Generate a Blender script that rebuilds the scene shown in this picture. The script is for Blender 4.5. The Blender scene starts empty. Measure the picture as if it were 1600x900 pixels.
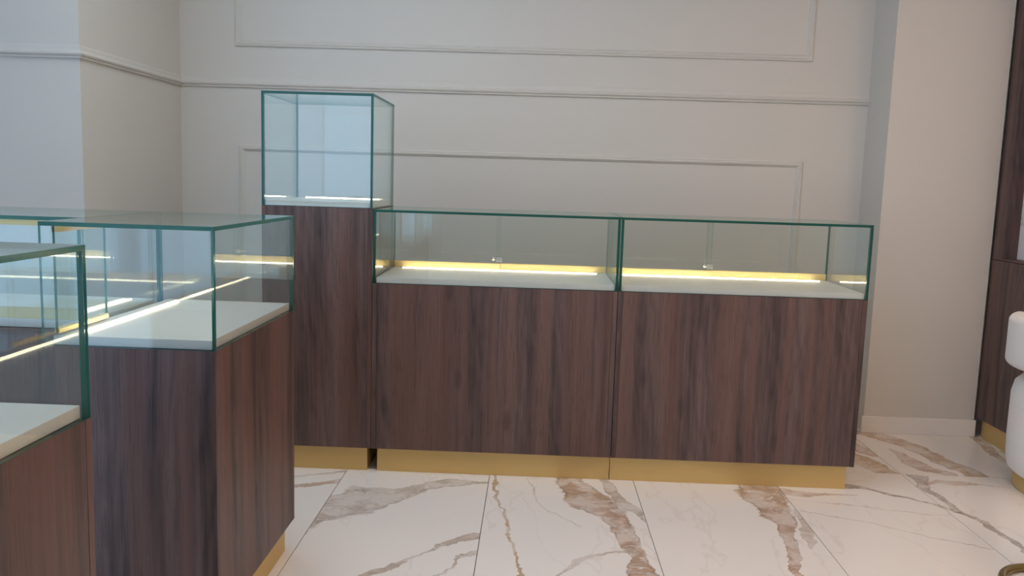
import bpy, bmesh, math, random
from mathutils import Matrix, Vector
random.seed(4)
scn = bpy.context.scene
COL = scn.collection

# ------------------------------------------------------------------ camera
F_PX, PITCH, YAW, ROLL, CAM_H = 1315.37, -0.1257, -0.0247, 0.031, 1.2264
cam_d = bpy.data.cameras.new('camera')
cam_d.sensor_width = 36.0
cam_d.lens = F_PX / 1600.0 * 36.0
cam_d.clip_start = 0.02
cam = bpy.data.objects.new('camera', cam_d)
COL.objects.link(cam)
fw = Vector((math.sin(YAW) * math.cos(PITCH), math.cos(YAW) * math.cos(PITCH), math.sin(PITCH)))
rt = Vector((math.cos(YAW), -math.sin(YAW), 0))
up = rt.cross(fw)
r2 = math.cos(ROLL) * rt + math.sin(ROLL) * up
u2 = -math.sin(ROLL) * rt + math.cos(ROLL) * up
m = Matrix((r2, u2, -fw)).transposed().to_4x4()
m.translation = Vector((0, 0, CAM_H))
cam.matrix_world = m
scn.camera = cam

# ------------------------------------------------------------------ world: overcast daylight outside the shop windows
SKY_COL = (0.42, 0.66, 1.0)
SKY_STRENGTH = 1.65
LAMP_COL = (1.0, 0.66, 0.42)
FILL_COOL = (0.74, 0.89, 1.0)
FILLS_COOL = ((-0.95, 3.0), (-0.95, 2.25), (0.0, 2.2))  # unseen cool fill panels, added to brighten the left back wall
LAMPS_WARM = ((1.15, 2.1), (2.3, 2.1), (1.15, 1.1), (2.3, 1.1), (1.15, -1.7))
LAMP_STRENGTH = 6.6
world = bpy.data.worlds.new('daylight')
scn.world = world
world.use_nodes = True
bg = world.node_tree.nodes['Background']
bg.inputs[0].default_value = (*SKY_COL, 1)
bg.inputs[1].default_value = SKY_STRENGTH

scn.view_settings.view_transform = 'Standard'
scn.view_settings.look = 'None'
scn.view_settings.gamma = 1.0
scn.view_settings.use_curve_mapping = False
scn.view_settings.exposure = 0.72
scn.cycles.max_bounces = 12
scn.cycles.diffuse_bounces = 5
scn.cycles.glossy_bounces = 6
scn.cycles.transparent_max_bounces = 40

# room extents
XL, XR, YF, YB, ZC = -4.2, 3.2, -3.4, 4.558, 2.95
PIER_X, PIER_Y = -1.922, 3.553
PIL_X0, PIL_X1, PIL_Y = 1.727, 2.287, 4.272

def portal(loc, rot, sx, sy):
    d = bpy.data.lights.new('window_portal', 'AREA')
    d.shape = 'RECTANGLE'; d.size = sx; d.size_y = sy
    d.cycles.is_portal = True
    o = bpy.data.objects.new('window_portal', d)
    o.location = loc; o.rotation_euler = rot
    COL.objects.link(o)
WIN = [('x', XL, -3.3, 0.3, 0.05, 2.85), ('y', YF, -4.17, -1.25, 0.05, 2.85)]  # first one, in the left wall, is added unseen to tint the pier blue
portal((XL - 0.06, -1.5, 1.45), (0, -math.pi / 2, 0), 2.8, 3.6)
portal((-2.71, YF - 0.06, 1.45), (math.pi / 2, 0, 0), 2.92, 2.8)

# ------------------------------------------------------------------ materials
class NT:
    def __init__(s, name):
        s.m = bpy.data.materials.new(name); s.m.use_nodes = True
        s.t = s.m.node_tree; s.t.nodes.clear()
        s.out = s.t.nodes.new('ShaderNodeOutputMaterial')
    def n(s, typ, ins=None, **kw):
        nd = s.t.nodes.new(typ)
        for k, v in kw.items(): setattr(nd, k, v)
        for k, v in (ins or {}).items(): s.set(nd, k, v)
        return nd
    def set(s, nd, k, v):
        sock = nd.inputs[k]
        if isinstance(v, bpy.types.NodeSocket): s.t.links.new(v, sock)
        elif isinstance(v, bpy.types.Node): s.t.links.new(v.outputs[0], sock)
        else:
            if isinstance(v, tuple) and len(v) == 3 and sock.type == 'RGBA': v = (*v, 1)
            sock.default_value = v
    def math(s, op, a, b=None, c=None, clamp=False):
        nd = s.n('ShaderNodeMath', operation=op, use_clamp=clamp)
        for i, v in enumerate((a, b, c)):
            if v is not None: s.set(nd, i, v)
        return nd.outputs[0]
    def mix(s, fac, a, b, blend='MIX'):
        nd = s.n('ShaderNodeMix', data_type='RGBA', blend_type=blend)
        s.set(nd, 0, fac); s.set(nd, 6, a); s.set(nd, 7, b)
        return nd.outputs[2]
    def ramp(s, fac, stops):
        nd = s.n('ShaderNodeValToRGB'); s.set(nd, 0, fac)
        e = nd.color_ramp.elements
        while len(e) < len(stops): e.new(0.5)
        for x, (p, c) in zip(e, stops):
            x.position = p; x.color = (*c, 1)
        return nd.outputs[0]
    def noise(s, vec, scale, detail=3.0, rough=0.5, dist=0.0):
        return s.n('ShaderNodeTexNoise', {'Vector': vec, 'Scale': scale, 'Detail': detail, 'Roughness': rough, 'Distortion': dist})
    def smooth(s, v, lo, hi):          # 1 below lo .. 0 above hi
        nd = s.n('ShaderNodeMapRange', interpolation_type='SMOOTHSTEP')
        s.set(nd, 0, v); s.set(nd, 1, lo); s.set(nd, 2, hi); s.set(nd, 3, 1.0); s.set(nd, 4, 0.0)
        return nd.outputs[0]
    def done(s, shader):
        s.t.links.new(shader.outputs[0] if isinstance(shader, bpy.types.Node) else shader, s.out.inputs[0]); return s.m
    def principled(s, **kw):
        b = s.n('ShaderNodeBsdfPrincipled')
        for k, v in kw.items(): s.set(b, k.replace('_', ' '), v)
        return b

def paint(name, col, rough=0.55, bump=0.02):
    t = NT(name)
    geo = t.n('ShaderNodeNewGeometry')
    nz = t.noise(geo.outputs['Position'], 3.0, 4)
    c = t.mix(t.math('MULTIPLY', nz.outputs[0], 0.10), col, tuple(x * 0.86 for x in col))
    fine = t.noise(geo.outputs['Position'], 180.0, 2)
    b = t.n('ShaderNodeBump', {'Strength': bump, 'Distance': 0.002, 'Height': fine.outputs[0]})
    return t.done(t.principled(Base_Color=c, Roughness=rough, Normal=b.outputs[0]))

M = {}
M['wall'] = paint('wall_paint', (0.635, 0.605, 0.56))
M['ceil'] = paint('ceiling_paint', (0.80, 0.79, 0.77))
M['base'] = paint('baseboard_paint', (0.80, 0.76, 0.72), 0.35)
M['deck'] = paint('white_melamine', (0.74, 0.725, 0.69), 0.38, 0.0)

def wood(name, dark, light, red):
    t = NT(name)
    tc = t.n('ShaderNodeTexCoord'); oi = t.n('ShaderNodeObjectInfo')
    off = t.n('ShaderNodeVectorMath', {0: tc.outputs['Object']}, operation='ADD')
    rnd = t.n('ShaderNodeCombineXYZ', {0: t.math('MULTIPLY', oi.outputs['Random'], 13.0), 1: t.math('MULTIPLY', oi.outputs['Random'], 7.0), 2: t.math('MULTIPLY', oi.outputs['Random'], 5.0)})
    t.set(off, 1, rnd.outputs[0])
    def st(sx, sz):
        mp = t.n('ShaderNodeMapping', {'Vector': off.outputs[0], 'Scale': (sx, sx, sz)}); return mp.outputs[0]
    # wandering of the grain
    w = t.noise(st(3.0, 1.2), 1.0, 2)
    wv = t.n('ShaderNodeVectorMath', {0: w.outputs['Color'], 1: (0.05, 0.05, 0.0)}, operation='MULTIPLY')
    base = t.n('ShaderNodeVectorMath', {0: off.outputs[0], 1: wv.outputs[0]}, operation='ADD')
    def st2(sx, sz): return t.n('ShaderNodeMapping', {'Vector': base.outputs[0], 'Scale': (sx, sx, sz)}).outputs[0]
    broad = t.noise(st2(11.0, 0.35), 1.0, 2, 0.55)
    mid = t.noise(st2(46.0, 1.1), 1.0, 4, 0.62)
    fine = t.noise(st2(330.0, 5.0), 1.0, 3, 0.65)
    # broad reddish and dark boards, cathedral figure in the dark ones, small knots
    tint = t.noise(st2(15.0, 0.30), 1.0, 2, 0.5)
    red_m = t.smooth(tint.outputs[0], 0.44, 0.55)
    rings = t.n('ShaderNodeTexWave', {'Vector': st2(1.0, 0.16), 'Scale': 13.0, 'Distortion': 9.0, 'Detail': 3.0, 'Detail Scale': 1.6}, wave_type='BANDS', bands_direction='DIAGONAL')
    k = t.math('ADD', t.math('MULTIPLY', broad.outputs[0], 0.58), t.math('MULTIPLY', mid.outputs[0], 0.42))
    fig = t.math('MULTIPLY', t.math('SUBTRACT', rings.outputs[0], 0.5), t.math('MULTIPLY', t.math('SUBTRACT', 1.0, red_m), 0.065))
    k = t.math('ADD', k, fig)
    c = t.ramp(k, [(0.36, dark), (0.50, tuple((a + b) / 2 for a, b in zip(dark, light))), (0.64, light)])
    c = t.mix(t.math('MULTIPLY', red_m, 0.55), c, red)
    kn = t.n('ShaderNodeTexVoronoi', {'Vector': st2(7.5, 2.6), 'Scale': 1.0, 'Randomness': 1.0})
    knot = t.smooth(kn.outputs['Distance'], 0.05, 0.17)
    c = t.mix(t.math('MULTIPLY', knot, 0.45), c, tuple(x * 0.6 for x in dark))
    pores = t.smooth(fine.outputs[0], 0.36, 0.46)
    c = t.mix(t.math('MULTIPLY', pores, 0.42), c, tuple(x * 0.45 for x in dark))
    bp = t.n('ShaderNodeBump', {'Strength': 0.25, 'Distance': 0.001, 'Height': fine.outputs[0]})
    return t.done(t.principled(Base_Color=c, Roughness=0.46, Normal=bp.outputs[0]))
M['wood'] = wood('dark_walnut_laminate', (0.042, 0.025, 0.024), (0.160, 0.102, 0.094), (0.168, 0.086, 0.068))

def metal(name, col, rough, met=0.85):
    t = NT(name)
    tc = t.n('ShaderNodeTexCoord')
    mp = t.n('ShaderNodeMapping', {'Vector': tc.outputs['Object'], 'Scale': (2.0, 2.0, 260.0)})
    nz = t.noise(mp.outputs[0], 1.0, 2)
    c = t.mix(t.math('MULTIPLY', nz.outputs[0], 0.3), col, tuple(x * 0.75 for x in col))
    return t.done(t.principled(Base_Color=c, Roughness=rough, Metallic=met))
M['gold'] = metal('brushed_gold_laminate', (0.73, 0.52, 0.215), 0.46, 0.55)
M['gold_rail'] = metal('gold_anodised_profile', (0.70, 0.55, 0.26), 0.45, 0.40)
M['brass'] = metal('antique_brass', (0.30, 0.215, 0.075), 0.28)
M['chrome'] = metal('chrome', (0.75, 0.75, 0.74), 0.12)

def pane(name, tint):
    t = NT(name)
    g = t.n('ShaderNodeNewGeometry')
    ior = t.math('ADD', 1.5, t.math('MULTIPLY', g.outputs['Backfacing'], 1 / 1.5 - 1.5))
    fr = t.n('ShaderNodeFresnel', {'IOR': ior})
    tr = t.n('ShaderNodeBsdfTransparent', {'Color': tint})
    gl = t.n('ShaderNodeBsdfGlossy', {'Color': (0.95, 1.0, 0.98), 'Roughness': 0.0})
    return t.done(t.n('ShaderNodeMixShader', {0: fr.outputs[0], 1: tr.outputs[0], 2: gl.outputs[0]}))
M['glass'] = pane('clear_glass', (0.955, 0.975, 0.967))
M['window_glass'] = pane('window_glass', (0.97, 0.98, 0.975))
t = NT('green_glass_edge')
tr = t.n('ShaderNodeBsdfTranslucent', {'Color': (0.09, 0.48, 0.39)})
pb = t.principled(Base_Color=(0.006, 0.050, 0.040), Roughness=0.12)
M['edge'] = t.done(t.n('ShaderNodeMixShader', {0: 0.27, 1: pb.outputs[0], 2: tr.outputs[0]}))

def emit(name, col, s):
    t = NT(name); return t.done(t.n('ShaderNodeEmission', {'Color': col, 'Strength': s}))
M['led'] = emit('led_diffuser', (1.0, 0.83, 0.58), 11.0)
M['lamp'] = emit('lamp_diffuser', LAMP_COL, LAMP_STRENGTH)
M['lamp_cool'] = emit('cool_lamp_diffuser', FILL_COOL, LAMP_STRENGTH * 0.95)
M['black'] = paint('black_plastic', (0.012, 0.012, 0.012), 0.4, 0.0)

def fabric(name, col):
    t = NT(name)
    tc = t.n('ShaderNodeTexCoord')
    nz = t.noise(tc.outputs['Object'], 140.0, 4, 0.7)
    b = t.n('ShaderNodeBump', {'Strength': 0.35, 'Distance': 0.004, 'Height': nz.outputs[0]})
    c = t.mix(nz.outputs[0], tuple(x * 0.92 for x in col), col)
    return t.done(t.principled(Base_Color=c, Roughness=0.9, Normal=b.outputs[0], Sheen_Weight=0.2))
M['boucle'] = fabric('white_boucle', (0.90, 0.87, 0.84))

# ---- marble floor with the veins where they run on this floor (metres)
def marble(name, veins, rough):
    t = NT(name)
    g = t.n('ShaderNodeNewGeometry'); P = g.outputs['Position']
    oi = t.n('ShaderNodeObjectInfo')
    n1 = t.noise(P, 5.0, 5, 0.62); n2 = t.noise(P, 22.0, 3, 0.55)
    d1 = t.n('ShaderNodeVectorMath', {0: t.n('ShaderNodeVectorMath', {0: n1.outputs['Color'], 1: (0.5, 0.5, 0.5)}, operation='SUBTRACT').outputs[0], 1: (0.11, 0.11, 0)}, operation='MULTIPLY')
    d2 = t.n('ShaderNodeVectorMath', {0: t.n('ShaderNodeVectorMath', {0: n2.outputs['Color'], 1: (0.5, 0.5, 0.5)}, operation='SUBTRACT').outputs[0], 1: (0.022, 0.022, 0)}, operation='MULTIPLY')
    dd = t.n('ShaderNodeVectorMath', {0: d1.outputs[0], 1: d2.outputs[0]}, operation='ADD')
    Q = t.n('ShaderNodeVectorMath', {0: P, 1: dd.outputs[0]}, operation='ADD')
    q = t.n('ShaderNodeSeparateXYZ', {0: Q.outputs[0]}); p = t.n('ShaderNodeSeparateXYZ', {0: P})
    cloud = t.noise(P, 1.7, 3)
    c = t.mix(cloud.outputs[0], (0.87, 0.84, 0.815), (0.81, 0.775, 0.745))
    # veining of the tiles: shifted from tile to tile
    sh = t.n('ShaderNodeCombineXYZ', {0: t.math('MULTIPLY', oi.outputs['Random'], 31.0), 1: t.math('MULTIPLY', oi.outputs['Random'], 17.0)})
    S = t.n('ShaderNodeVectorMath', {0: Q.outputs[0], 1: sh.outputs[0]}, operation='ADD')
    rot = t.n('ShaderNodeMapping', {'Vector': S.outputs[0], 'Rotation': (0, 0, 0.7), 'Scale': (1.0, 0.35, 1.0)})
    gv = t.noise(rot.outputs[0], 2.3, 4, 0.55)
    line = t.math('ABSOLUTE', t.math('SUBTRACT', gv.outputs[0], 0.5))
    inx = t.math('MULTIPLY', t.math('GREATER_THAN', p.outputs[0], -0.75), t.math('LESS_THAN', p.outputs[0], 2.29))
    iny = t.math('MULTIPLY', t.math('GREATER_THAN', p.outputs[1], 2.43), t.math('LESS_THAN', p.outputs[1], 4.6))
    mapped = t.math('MULTIPLY', inx, iny)
    thin = t.math('MULTIPLY', t.smooth(line, 0.001, 0.008), t.math('SUBTRACT', 0.5, t.math('MULTIPLY', mapped, 0.38)))
    c = t.mix(thin, c, (0.42, 0.31, 0.23))
    band = t.math('MULTIPLY', t.smooth(t.math('ABSOLUTE', t.math('SUBTRACT', gv.outputs[0], 0.62)), 0.015, 0.035), t.math('SUBTRACT', 0.55, t.math('MULTIPLY', mapped, 0.55)))
    c = t.mix(band, c, (0.50, 0.38, 0.28))
    grain = t.noise(t.n('ShaderNodeMapping', {'Vector': Q.outputs[0], 'Rotation': (0, 0, 0.5), 'Scale': (14.0, 46.0, 1)}).outputs[0], 1.0, 5, 0.65, 0.6)
    wn = t.noise(P, 9.0, 4, 0.6)
    wmod = t.math('ADD', 0.35, t.math('MULTIPLY', wn.outputs[0], 1.3))
    on = t.noise(t.n('ShaderNodeVectorMath', {0: Q.outputs[0], 1: (3.1, 7.7, 0)}, operation='ADD').outputs[0], 8.0, 4, 0.6)
    omod = t.math('ADD', 0.48, t.math('MULTIPLY', t.smooth(on.outputs[0], 0.42, 0.58), 0.52))
    rmod = t.math('ADD', 0.15, t.math('MULTIPLY', t.smooth(wn.outputs[0], 0.42, 0.60), 0.85))
    for ax, t0, t1, knots, col, op, box in veins:
        tt, ss = (q.outputs[0], q.outputs[1]) if ax == 'x' else (q.outputs[1], q.outputs[0])
        n_ = t.n('ShaderNodeMapRange', {0: tt, 1: t0, 2: t1, 3: 0.0, 4: 1.0})
        lo = min(k[1] - k[2] for k in knots) - 0.05; hi = max(k[1] + k[2] for k in knots) + 0.05
        def curve(vals):
            fc = t.n('ShaderNodeFloatCurve'); t.set(fc, 1, n_.outputs[0])
            cv = fc.mapping.curves[0]
            pts = sorted(((k[0] - t0) / (t1 - t0), v) for k, v in zip(knots, vals))
            while len(cv.points) < len(pts): cv.points.new(0.5, 0.5)
            for pt, (a, b) in zip(cv.points, pts):
                pt.location = (a, b); pt.handle_type = 'VECTOR'
            fc.mapping.update()
            return fc.outputs[0]
        ctr = t.math('ADD', lo, t.math('MULTIPLY', curve([(k[1] - lo) / (hi - lo) for k in knots]), hi - lo))
        wid = t.math('MULTIPLY', t.math('MULTIPLY', curve([k[2] / 0.25 for k in knots]), 0.25), wmod)
        dist = t.math('ABSOLUTE', t.math('SUBTRACT', ss, ctr))
        rel = t.math('DIVIDE', dist, t.math('MAXIMUM', wid, 0.001))
        msk = t.smooth(rel, 0.82, 1.08)
        rim = t.math('MULTIPLY', msk, t.smooth(t.math('ABSOLUTE', t.math('SUBTRACT', rel, 0.90)), 0.02, 0.16))
        inside = t.math('MULTIPLY', t.math('GREATER_THAN', p.outputs[0], box[0]), t.math('LESS_THAN', p.outputs[0], box[1]))
        inside = t.math('MULTIPLY', inside, t.math('MULTIPLY', t.math('GREATER_THAN', p.outputs[1], box[2]), t.math('LESS_THAN', p.outputs[1], box[3])))
        ends = t.math('MULTIPLY', t.math('GREATER_THAN', tt, t0), t.math('LESS_THAN', tt, t1))
        msk = t.math('MULTIPLY', t.math('MULTIPLY', msk, inside), ends)
        rim = t.math('MULTIPLY', t.math('MULTIPLY', rim, inside), ends)
        holes = t.math('SUBTRACT', 1.0, t.math('MULTIPLY', t.smooth(grain.outputs[0], 0.34, 0.44), 0.75))
        tone = t.mix(t.smooth(grain.outputs[0], 0.42, 0.62), tuple(min(1, x * 1.25) for x in col), tuple(x * 0.82 for x in col))
        c = t.mix(t.math('MULTIPLY', t.math('MULTIPLY', t.math('MULTIPLY', msk, holes), omod), op), c, tone)
        c = t.mix(t.math('MULTIPLY', t.math('MULTIPLY', rim, rmod), 0.75 * op), c, tuple(x * 0.55 for x in col))
    return t.done(t.principled(Base_Color=c, Roughness=rough))

JX = [-0.755 + 0.6012 * i for i in range(-6, 8)]          # joints across x
JY = [3.632 + 1.2 * i for i in range(-6, 2)]              # joints across y
TA, TB_, TC_, TD, TE = (-0.755, -0.154), (-0.154, 0.447), (0.447, 1.048), (1.048, 1.65), (1.65, 2.25)
R1, R2 = (2.432, 3.632), (3.632, 4.7)
BR, GR, GO, DK = (0.41, 0.255, 0.160), (0.46, 0.375, 0.31), (0.46, 0.31, 0.18), (0.25, 0.175, 0.135)
VEINS = [
 ('x', -0.80, -0.12, [(-0.80, 2.90, .14), (-0.70, 3.05, .17), (-0.57, 3.09, .125), (-0.49, 3.13, .075), (-0.42, 3.23, .065), (-0.32, 3.315, .055), (-0.20, 3.32, .02), (-0.12, 3.33, .004)], GR, .75, (*TA, *R1)),
 ('x', -0.52, -0.13, [(-0.52, 2.44, .02), (-0.44, 2.51, .022), (-0.36, 2.59, .012), (-0.26, 2.715, .014), (-0.19, 2.78, .035), (-0.13, 2.78, .030)], GR, .85, (*TA, *R1)),
 ('x', -0.30, -0.13, [(-0.30, 2.42, .012), (-0.25, 2.50, .014), (-0.21, 2.62, .016), (-0.13, 2.68, .022)], GR, .8, (*TA, *R1)),
 ('y', 2.40, 3.45, [(2.40, .01, .006), (2.52, -.004, .007), (2.62, -.02, .006), (2.74, -.036, .006), (2.78, -.058, .006), (2.95, -.07, .006), (3.18, -.108, .007), (3.45, -.145, .007)], GO, .85, (*TB_, *R1)),
 ('y', 2.40, 3.45, [(2.40, .37, .05), (2.56, .377, .040), (2.65, .390, .030), (2.76, .362, .040), (2.88, .352, .048), (3.0, .325, .058), (3.07, .285, .090), (3.2, .235, .090), (3.36, .185, .062), (3.45, .17, .06)], BR, .85, (*TB_, *R1)),
 ('y', 2.95, 3.45, [(2.95, .47, .006), (3.01, .445, .012), (3.13, .385, .040), (3.23, .355, .035), (3.36, .33, .022), (3.45, .32, .02)], GR, .8, (*TB_, *R1)),
 ('x', 0.10, 0.36, [(0.10, 2.50, .004), (0.17, 2.60, .018), (0.22, 2.66, .012), (0.30, 2.70, .010), (0.36, 2.72, .02)], GR, .7, (*TB_, *R1)),
 ('y', 2.90, 3.40, [(2.90, .20, .003), (3.05, .09, .005), (3.2, .03, .006), (3.40, 0.0, .003)], GR, .5, (*TB_, *R1)),
 ('y', 2.40, 3.50, [(2.40, .865, .014), (2.6, .878, .014), (2.73, .903, .022), (2.86, .945, .020), (2.95, .958, .032), (3.05, .968, .050), (3.13, .962, .066), (3.25, .955, .075), (3.39, .965, .10), (3.50, .97, .12)], BR, .85, (*TC_, *R1)),
 ('y', 2.80, 3.16, [(2.80, .99, .006), (2.86, 1.012, .020), (2.95, 1.035, .022), (3.05, 1.045, .018), (3.16, 1.05, .004)], GR, .7, (*TC_, *R1)),
 ('x', 1.02, 1.36, [(1.02, 3.36, .045), (1.15, 3.35, .028), (1.25, 3.345, .012), (1.36, 3.34, .003)], BR, .7, (*TD, *R1)),
 ('x', 1.30, 1.80, [(1.30, 3.46, .030), (1.36, 3.445, .022), (1.45, 3.40, .014), (1.56, 3.335, .012), (1.65, 3.23, .012), (1.74, 3.13, .010), (1.80, 3.08, .006)], DK, .75, (1.048, 1.70, *R1)),
 ('x', 1.04, 1.66, [(1.04, 3.15, .004), (1.25, 3.065, .004), (1.48, 2.945, .005), (1.66, 2.86, .004)], GR, .6, (*TD, *R1)),
 ('x', 1.04, 1.66, [(1.04, 3.27, .004), (1.2, 3.25, .005), (1.4, 3.19, .006), (1.66, 3.15, .004)], GR, .4, (*TD, *R1)),
 ('y', 2.60, 3.632, [(2.60, 1.80, .012), (2.82, 1.75, .014), (3.0, 1.745, .016), (3.12, 1.73, .018), (3.2, 1.69, .020), (3.44, 1.67, .022), (3.55, 1.70, .035), (3.632, 1.72, .045)], DK, .62, (*TE, *R1)),
 ('x', 1.70, 2.06, [(1.70, 3.50, .02), (1.78, 3.55, .03), (1.88, 3.53, .025), (1.94, 3.52, .004), (2.06, 3.50, .002)], BR, .6, (*TE, *R1)),
 ('y', 3.60, 4.30, [(3.60, 2.0, .06), (3.70, 1.97, .060), (3.82, 1.925, .062), (4.0, 1.90, .065), (4.1, 1.87, .062), (4.18, 1.79, .09), (4.30, 1.70, .10)], GO, .8, (*TE, *R2)),
 ('y', 3.63, 4.00, [(3.63, 1.87, .03), (3.70, 1.81, .050), (3.80, 1.775, .045), (3.92, 1.757, .025), (4.0, 1.75, .005)], BR, .75, (*TE, *R2)),
 ('y', 3.632, 3.90, [(3.632, 1.60, .05), (3.72, 1.565, .065), (3.84, 1.54, .06), (3.90, 1.53, .02)], GO, .8, (*TD, *R2)),
 ('y', 3.86, 4.10, [(3.86, 1.64, .02), (3.93, 1.615, .05), (4.0, 1.60, .05), (4.10, 1.58, .02)], BR, .7, (*TD, *R2)),
 ('y', 3.80, 4.30, [(3.80, 2.235, .01), (3.9, 2.245, .022), (4.02, 2.25, .03), (4.15, 2.265, .022), (4.30, 2.29, .01)], BR, .7, (2.0, 2.4, *R2)),
 ('x', -1.1, -0.75, [(-1.1, 3.06, .02), (-0.91, 3.185, .022), (-0.85, 3.225, .03), (-0.75, 3.29, .02)], BR, .7, (-1.36, -0.755, *R1)),
 ('x', -1.1, -0.75, [(-1.1, 3.2, .012), (-0.94, 3.30, .014), (-0.86, 3.345, .012), (-0.75, 3.39, .015)], GR, .7, (-1.36, -0.755, *R1)),
]
M['marble'] = marble('white_marble_tile', VEINS, 0.13)
M['grout'] = paint('grey_grout', (0.16, 0.13, 0.11), 0.8)
M['stone'] = marble('light_stone_panel', [], 0.3)

# ------------------------------------------------------------------ mesh helpers
def link(name, me, mats, parent=None, smooth=False):
    o = bpy.data.objects.new(name, me)
    for x in (mats if isinstance(mats, (list, tuple)) else [mats]): me.materials.append(M[x])
    COL.objects.link(o)
    if parent: o.parent = parent
    if smooth:
        for f in me.polygons: f.use_smooth = True
    return o
def bm_box(bm, x0, x1, y0, y1, z0, z1):
    vs = [bm.verts.new((x, y, z)) for x in (x0, x1) for y in (y0, y1) for z in (z0, z1)]
    fs = [(0, 1, 3, 2), (4, 6, 7, 5), (0, 4, 5, 1), (2, 3, 7, 6), (0, 2, 6, 4), (1, 5, 7, 3)]
    return [bm.faces.new([vs[i] for i in f]) for f in fs]
def box(name, mat, b, parent=None, bevel=0.0, seg=2):
    bm = bmesh.new(); bm_box(bm, *b)
    if bevel:
        bmesh.ops.bevel(bm, geom=bm.edges[:], offset=bevel, segments=seg, profile=0.6, affect='EDGES')
    bmesh.ops.recalc_face_normals(bm, faces=bm.faces[:])
    me = bpy.data.meshes.new(name); bm.to_mesh(me); bm.free()
    return link(name, me, mat, parent)
def glass_box(name, b, parent):
    """a pane: its two large faces are clear, its narrow polished edges green"""
    d = (b[1] - b[0], b[3] - b[2], b[5] - b[4]); thin = d.index(min(d))
    bm = bmesh.new(); fs = bm_box(bm, *b)
    bmesh.ops.recalc_face_normals(bm, faces=fs)
    for f in fs: f.material_index = 0 if abs(f.normal[thin]) > 0.9 else 1
    me = bpy.data.meshes.new(name); bm.to_mesh(me); bm.free()
    return link(name, me, ['glass', 'edge'], parent)
def tag(o, label=None, cat=None, group=None, kind=None):
    if label: o['label'] = label
    if cat: o['category'] = cat
    if group: o['group'] = group
    if kind: o['kind'] = kind
    return o
def struct(name, mat, b, label, cat, parent=None, bevel=0.0):
    return tag(box(name, mat, b, parent, bevel), label, cat, kind='structure')
def empty(name, loc, rz, label, cat, group=None):
    o = bpy.data.objects.new(name, None); COL.objects.link(o)
    o.empty_display_size = 0.1; o.location = loc; o.rotation_euler = (0, 0, rz)
    return tag(o, label, cat, group)
def lathe(name, prof, mat, parent, seg=64, loc=(0, 0, 0)):
    bm = bmesh.new(); rings = []
    for r, z in prof:
        rings.append([bm.verts.new((loc[0] + r * math.cos(2 * math.pi * i / seg), loc[1] + r * math.sin(2 * math.pi * i / seg), loc[2] + z)) for i in range(seg)])
    for a, b in zip(rings, rings[1:]):
        for i in range(seg): bm.faces.new((a[i], a[(i + 1) % seg], b[(i + 1) % seg], b[i]))
    bm.faces.new(rings[0][::-1]); bm.faces.new(rings[-1])
    bmesh.ops.recalc_face_normals(bm, faces=bm.faces[:])
    me = bpy.data.meshes.new(name); bm.to_mesh(me); bm.free()
    o = link(name, me, mat, parent, True)
    return o
def sweep(name, mat, path, prof, closed, label, cat):
    """a moulding: prof = [(out from wall, along the in-plane normal)], path = [(point, out dir, in-plane dir)]"""
    bm = bmesh.new(); rings = []
    for p, o_, n_ in path:
        rings.append([bm.verts.new(Vector(p) + Vector(o_) * a + Vector(n_) * b) for a, b in prof])
    k = len(prof); n = len(rings)
    for i in range(n if closed else n - 1):
        a, b = rings[i], rings[(i + 1) % n]
        for j in range(k - 1): bm.faces.new((a[j], a[j + 1], b[j + 1], b[j]))
    if not closed:
        bm.faces.new(rings[0]); bm.faces.new(rings[-1])
    bmesh.ops.recalc_face_normals(bm, faces=bm.faces[:])
    me = bpy.data.meshes.new(name); bm.to_mesh(me); bm.free()
    return tag(link(name, me, mat), label, cat, kind='structure')

# ------------------------------------------------------------------ the room
floor = tag(box('floor', 'grout', (XL, XR, YF, YB, -0.08, -0.004)), 'white marble tiled floor with brown veins', 'floor', kind='structure')
for i in range(len(JX) - 1):
    for j in range(len(JY) - 1):
        x0, x1 = max(JX[i], XL) + .0014, min(JX[i + 1], XR) - .0014
        y0, y1 = max(JY[j], YF) + .0014, min(JY[j + 1], YB) - .0014
        if x1 - x0 < 0.02 or y1 - y0 < 0.02: continue
        box('tile', 'marble', (x0, x1, y0, y1, -0.012, 0.0), floor)
struct('ceiling', 'ceil', (XL - .1, XR + .1, YF - .1, YB + .1, ZC, ZC + .1), 'plain white ceiling above the showroom', 'ceiling')
struct('wall_back', 'wall', (XL - .1, XR + .1, YB, YB + .1, -0.08, ZC), 'off-white panelled wall behind the row of display counters', 'wall')
struct('wall_left_pier', 'wall', (XL, PIER_X, PIER_Y, YB, 0, ZC), 'white wall projection at the left, bluish in the daylight', 'wall')
struct('wall_right_pillar', 'wall', (PIL_X0, PIL_X1, PIL_Y, YB, 0, ZC), 'plain beige pillar beside the dark wood display unit', 'pillar')
struct('wall_right', 'wall', (XR, XR + .1, YF - .1, YB, -0.08, ZC), 'plain wall on the right side of the shop', 'wall')
def wall_with_window(name, axis, pos, a0, a1, w0, w1, z0, z1, th, label):
    bm = bmesh.new()
    def seg(p0, p1, q0, q1):
        if axis == 'x': bm_box(bm, pos - th, pos, p0, p1, q0, q1)
        else: bm_box(bm, p0, p1, pos - th, pos, q0, q1)
    seg(a0, w0, -0.08, ZC); seg(w1, a1, -0.08, ZC); seg(w0, w1, -0.08, z0); seg(w0, w1, z1, ZC)
    me = bpy.data.meshes.new(name); bm.to_mesh(me); bm.free()
    return tag(link(name, me, 'wall'), label, 'wall', kind='structure')
wall_with_window('wall_left', 'x', XL, YF - .1, PIER_Y, -3.3, 0.3, .05, 2.85, .1, 'wall on the left with the shop window')
wall_with_window('wall_front', 'y', YF, XL, XR, -4.17, -1.25, .05, 2.85, .1, 'street side wall with the shop window')
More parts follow.
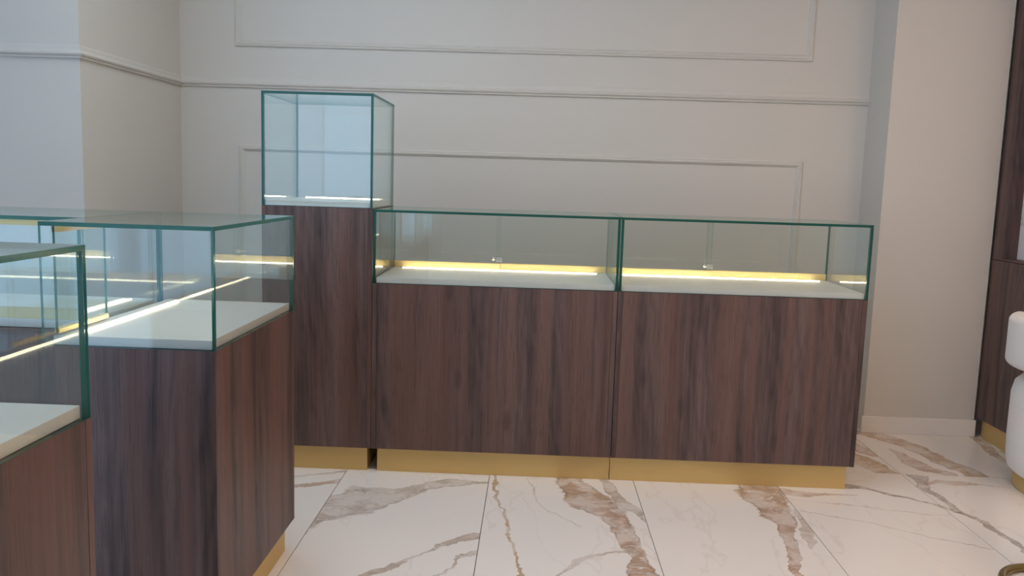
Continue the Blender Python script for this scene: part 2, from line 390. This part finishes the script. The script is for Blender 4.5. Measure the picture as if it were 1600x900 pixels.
for n, (ax, pos, a0, a1, z0, z1) in enumerate(WIN):
    w = bpy.data.objects.new(f'window_{n+1}', None); COL.objects.link(w)
    tag(w, ['long shop window in the left wall', 'shop window in the street side wall'][n], 'window', kind='structure')
    npan = 1
    for k in range(npan):
        p0 = a0 + (a1 - a0) * k / npan; p1 = a0 + (a1 - a0) * (k + 1) / npan
        if ax == 'x': box('window_pane', 'window_glass', (pos - .055, pos - .045, p0 + .03, p1 - .03, z0, z1), w)
        else: box('window_pane', 'window_glass', (p0 + .03, p1 - .03, pos - .055, pos - .045, z0, z1), w)
    for k in range(npan + 1):
        p = a0 + (a1 - a0) * k / npan
        if ax == 'x': box('mullion', 'base', (pos - .08, pos - .02, p - .03, p + .03, z0, z1), w)
        else: box('mullion', 'base', (p - .03, p + .03, pos - .08, pos - .02, z0, z1), w)

# chair rail and panel mouldings
RAIL_Z = 1.680
rail_prof = [(0, 0), (.010, .001), (.012, .006), (.011, .010), (.018, .013), (.021, .019), (.018, .025), (.010, .029), (.007, .036), (.006, .046), (.003, .055), (0, .056)]
o = (0, -1, 0); z_ = (0, 0, 1)
sweep('trim_1', 'wall', [((PIER_X, YB, RAIL_Z), o, z_), ((PIL_X0, YB, RAIL_Z), o, z_)], rail_prof, False, 'white chair rail across the panelled back wall', 'moulding')
sweep('trim_2', 'wall', [((XL, PIER_Y, RAIL_Z), o, z_), ((PIER_X, PIER_Y, RAIL_Z), (1, -1, 0), z_), ((PIER_X, YB, RAIL_Z), (1, 0, 0), z_)], rail_prof, False, 'white chair rail wrapping the wall projection at the left', 'moulding')
frame_prof = [(0, 0), (.008, .001), (.011, .006), (.010, .011), (.014, .014), (.014, .022), (.008, .026), (.006, .030), (0, .034)]
def frame(name, x0, x1, z0, z1, label):
    s = [((x0, YB, z0), (1, 0, 1)), ((x1, YB, z0), (-1, 0, 1)), ((x1, YB, z1), (-1, 0, -1)), ((x0, YB, z1), (1, 0, -1))]
    sweep(name, 'wall', [(p, o, n) for p, n in s], frame_prof, True, label, 'moulding')
frame('trim_3', -1.623, 1.4205, 1.8956, 2.75, 'rectangular panel moulding on the back wall above the chair rail')
frame('trim_4', -1.608, 1.4085, 0.32, 1.3795, 'rectangular panel moulding on the back wall below the chair rail')
BBH = 0.086
struct('baseboard_right', 'base', (PIL_X0 - .012, PIL_X1 + .006, PIL_Y - .014, PIL_Y, 0, BBH), 'white skirting board along the foot of the beige pillar', 'baseboard', bevel=.003)
struct('baseboard_back', 'base', (PIER_X, PIL_X0 - .012, YB - .014, YB, 0, BBH), 'white skirting board along the back wall', 'baseboard', bevel=.003)
struct('baseboard_left', 'base', (XL, PIER_X + .014, PIER_Y - .014, PIER_Y, 0, BBH), 'white skirting board along the wall projection', 'baseboard', bevel=.003)

# ------------------------------------------------------------------ display counters
GT = 0.010                    # glass thickness
def counter(name, loc, rz, L, D, zbody, zglass, label, group=None, plinth=(.02, .02, .02, .02), plinth_h=.104,
            doors=((0.0, .5), (.48, 1.0)), rail_h=.029, rail_z=0.0, locks=True, rear_pane=False):
    """local frame: length along +x, front face on y=0, staff side at y=D. plinth insets: left, right, front, rear"""
    c = empty(name, loc, rz, label, 'display case', group)
    pt = .019
    z0 = plinth_h
    box('plinth', 'gold', (plinth[0], L - plinth[1], plinth[2], D - plinth[3], 0, z0), c, .0012)
    box('side_panel', 'wood', (0, pt, 0, D, z0, zbody), c, .0010)
    box('side_panel', 'wood', (L - pt, L, 0, D, z0, zbody), c, .0010)
    box('front_panel', 'wood', (pt + .0008, L - pt - .0008, .0006, pt, z0, zbody), c, .0010)
    box('back_panel', 'wood', (pt + .0008, L - pt - .0008, D - pt, D - .001, z0, zbody), c, .0010)
    box('bottom_panel', 'wood', (pt, L - pt, pt, D - pt, z0 + .001, z0 + .018), c)
    box('top_panel', 'wood', (pt, L - pt, pt, D - pt, zbody - .020, zbody - .0005), c)
    g = .0006; zt = zglass - GT
    dk = .0125
    zd = zbody + .024
    box('deck', 'deck', (dk, L - dk, dk, D - .022, zbody + .0015, zd), c, .0008)
    glass_box('top_pane', (g, L - g, g, D - g, zt, zglass), c)
    glass_box('side_pane', (g, g + GT, g, D - g, zbody + g, zt - .0003), c)
    glass_box('side_pane', (L - g - GT, L - g, g, D - g, zbody + g, zt - .0003), c)
    glass_box('front_pane', (g + GT + .0004, L - g - GT - .0004, g, g + GT, zbody + g, zt - .0003), c)
    i0, i1 = g + GT + .002, L - g - GT - .002
    yl = D - .066 if not rear_pane else D - .035
    box('led_strip', 'led', (i0 + .045, i1 - .045, yl - .010, yl, zd, zd + .004), c)
    if rear_pane:
        glass_box('back_pane', (g + GT + .0004, L - g - GT - .0004, D - g - GT, D - g, zbody + g, zt - .0003), c)
        return c
    for k, (a, b) in enumerate(doors):
        y = D - .034 + .014 * k
        x0 = i0 + (i1 - i0) * a; x1 = i0 + (i1 - i0) * b
        d = glass_box('sliding_door', (x0, x1, y, y + .006, zd + .001 + rail_z, zt - .002), c)
        box('door_rail', 'gold_rail', (x0, x1, y - .003, y + .009, zd + .0008 + rail_z, zd + .0008 + rail_z + rail_h), d, .001)
        box('door_rail', 'gold_rail', (x0, x1, y - .003, y + .009, zt - .016, zt - .001), d, .001)
        if locks and k == 0:
            lx = x1 - .030
            lk = lathe('door_lock', [(.002, 0), (.009, .0005), (.009, .012), (.006, .0125), (.006, .018), (.002, .0185)], 'chrome', d, 20)
            lk.rotation_euler = (math.pi / 2, 0, 0); lk.location = (lx, y, zd + rail_h + .022)
            box('lock_plate', 'chrome', (lx + .012, lx + .040, y - .004, y - .0005, zd + rail_h + .008, zd + rail_h + .030), d, .001)
    return c

XF = 3.384
T0, T1, C0, CM, C2 = -1.105, -0.6536, -0.6515, 0.3460, 1.3460
DEP = 0.490
counter('display_case', (T0, XF, 0), 0, T1 - T0, DEP, 1.101, 1.555, 'tall dark wood pedestal display case with a glass cube on top', plinth=(.02, .0185, .026, .02), rear_pane=True)
counter('display_case', (C0, XF, 0), 0, CM - .0012 - C0, DEP, .798, 1.0985, 'low dark wood glass display counter between the tall pedestal case and another counter', 'low counters in the row along the back wall', plinth=(.0215, 0, .026, .02))
c2 = counter('display_case', (CM + .0012, XF, 0), 0, C2 - CM - .0012, DEP, .798, 1.0985, 'low dark wood glass display counter at the right end, beside the beige pillar', 'low counters in the row along the back wall', plinth=(0, .020, .026, .02), doors=((0, .46), (.44, 1.0)))
XBR, BD, BL = -0.7586, 0.4224, 0.6675
counter('display_case', (XBR, 1.970, 0), math.pi / 2, BL, BD, .798, 1.0985, 'dark wood glass display case standing in front of the tall pedestal case', 'island display cases at the left', plinth=(.019, .019, .026, .02), doors=((0, .37),), rail_h=.012, rail_z=.004, locks=False)
counter('display_case', (XBR, 1.402 - BL, 0), math.pi / 2, BL, BD, .798, 1.0985, 'nearest dark wood glass display case, cut off by the left edge of the picture', 'island display cases at the left', plinth=(.019, .019, .026, .02), doors=((0, .37),), rail_h=.012, rail_z=.004, locks=False)
counter('display_case', (XBR - BD - .003, 1.970 + BL, 0), math.pi, 1.0, .4705, .798, 1.0985, 'glass display counter with gold rails, seen through the nearer glass at far left', 'island display cases at the left', plinth=(.02, .02, .02, .02), locks=False)

# ------------------------------------------------------------------ dark wood display unit on the right
UX, UY0, UY1 = 2.295, 3.93, 4.268
u = empty('display_unit', (UX, UY0, 0), 0, 'tall dark wood wall display unit with gold plinth and lit stone niche', 'display unit')
UL, UD, NZ = UY1 - UY0, 0.60, 0.915
box('plinth', 'gold', (.022, UD, .01, UL - .02, 0, .100), u, .001)
box('lower_panel', 'wood', (0, UD, 0, UL, .100, NZ - .0015), u, .001)
box('stile', 'wood', (0, UD, .245, UL, NZ + .0015, 2.6), u, .001)
box('stile', 'wood', (0, UD, 0, .02, NZ + .0015, 2.6), u, .001)
box('niche_sill', 'wood', (0, .066, .0205, .2445, NZ + .0015, NZ + .010), u)
box('niche_back', 'stone', (.068, UD, .0205, .2445, NZ + .0015, 2.6), u)
box('cornice', 'wood', (0, UD, 0, UL, 2.601, ZC - .001), u, .001)

# ------------------------------------------------------------------ white chair
CX, CY = 2.345, 3.455
ch = empty('tub_chair', (CX, CY, 0), 0, 'white upholstered tub chair with gold ring base, cut off by the right edge', 'chair')
lathe('base_ring', [(.20, 0), (.268, .0), (.272, .004), (.272, .058), (.268, .062), (.20, .062)], 'gold', ch)
lathe('seat', [(.22, .063), (.275, .065), (.298, .085), (.306, .13), (.310, .22), (.310, .40), (.300, .447), (.275, .474), (.235, .484), (.12, .488)], 'boucle', ch)
# backrest: curved padded slab on the side nearest to the counters
def padded_arc(name, mat, parent, r0, r1, z0, z1, a0, a1, rad, seg=40):
    prof = []
    for cxx, czz, s in ((r1 - rad, z0 + rad, -90), (r1 - rad, z1 - rad, 0), (r0 + rad, z1 - rad, 90), (r0 + rad, z0 + rad, 180)):
        for k in range(7):
            a = math.radians(s + 15 * k); prof.append((cxx + rad * math.cos(a), czz + rad * math.sin(a)))
    bm = bmesh.new(); rings = []; mr, mz = (r0 + r1) / 2, (z0 + z1) / 2
    capn = 6; A = []
    for i in range(capn): A.append((a0 - (rad / mr) * math.cos(i / capn * math.pi / 2), math.sin(i / capn * math.pi / 2)))
    for i in range(seg + 1): A.append((a0 + (a1 - a0) * i / seg, 1.0))
    for i in range(1, capn + 1): A.append((a1 + (rad / mr) * math.sin(i / capn * math.pi / 2), math.cos(i / capn * math.pi / 2)))
    for a, s in A:
        ring = []
        for r, z in prof:
            k = rad * (1 - s)
            rr = mr + (r - mr) * max(0.0, 1 - k / (abs(r1 - r0) / 2)); zz = mz + (z - mz) * max(0.0, 1 - k / ((z1 - z0) / 2))
            ring.append(bm.verts.new((rr * math.cos(a), rr * math.sin(a), zz)))
        rings.append(ring)
    n = len(prof)
    for a, b in zip(rings, rings[1:]):
        for j in range(n): bm.faces.new((a[j], a[(j + 1) % n], b[(j + 1) % n], b[j]))
    bm.faces.new(rings[0]); bm.faces.new(rings[-1][::-1])
    bmesh.ops.recalc_face_normals(bm, faces=bm.faces[:])
    me = bpy.data.meshes.new(name); bm.to_mesh(me); bm.free()
    return link(name, me, mat, parent, True)
padded_arc('backrest', 'boucle', ch, .215, .345, .520, .735, math.radians(135), math.radians(285), .028)
for a in (165, 210, 255):
    ca, sa = math.cos(math.radians(a)) * .25, math.sin(math.radians(a)) * .25
    lathe('backrest_post', [(.012, .40), (.012, .55)], 'boucle', ch, 16, (ca, sa, 0))

# ------------------------------------------------------------------ brass rimmed side table at the lower right corner
st = empty('side_table', (1.672, 2.55, 0), 0, 'small side table on a brass ring foot, cut off by the lower right corner', 'side table')
def ring_tube(name, mat, parent, R_, r, z, seg=72, ts=14):
    bm = bmesh.new(); rings = []
    for i in range(seg):
        a = 2 * math.pi * i / seg
        rings.append([bm.verts.new(((R_ + r * math.cos(2 * math.pi * j / ts)) * math.cos(a), (R_ + r * math.cos(2 * math.pi * j / ts)) * math.sin(a), z + r * math.sin(2 * math.pi * j / ts))) for j in range(ts)])
    for i in range(seg):
        a, b = rings[i], rings[(i + 1) % seg]
        for j in range(ts): bm.faces.new((a[j], b[j], b[(j + 1) % ts], a[(j + 1) % ts]))
    bmesh.ops.recalc_face_normals(bm, faces=bm.faces[:])
    me = bpy.data.meshes.new(name); bm.to_mesh(me); bm.free()
    return link(name, me, mat, parent, True)
ring_tube('ring_foot', 'brass', st, .145, .0135, .0135)
lathe('stem', [(.011, .014), (.011, .50)], 'brass', st, 20, (.150, 0, 0))
lathe('table_top', [(.02, .50), (.148, .50), (.150, .503), (.150, .517), (.148, .52), (.02, .52)], 'stone', st, 48, (.150, 0, 0))

# ------------------------------------------------------------------ ceiling lights, the cool ones added as unseen fill
def ceiling_light(x, y, lamp, label, group):
    l = empty('ceiling_light', (x, y, ZC), 0, label, 'ceiling light', group)
    box('light_frame', 'ceil', (-.32, .32, -.32, .32, -.030, -.0005), l, .003)
    box('diffuser', lamp, (-.28, .28, -.28, .28, -.034, -.0305), l)
for x, y in FILLS_COOL:
    ceiling_light(x, y, 'lamp_cool', 'square cool white ceiling panel on the left side of the shop', 'cool ceiling panels')
for x, y in LAMPS_WARM:
    ceiling_light(x, y, 'lamp', 'square warm white ceiling panel on the right side of the shop', 'warm ceiling panels')
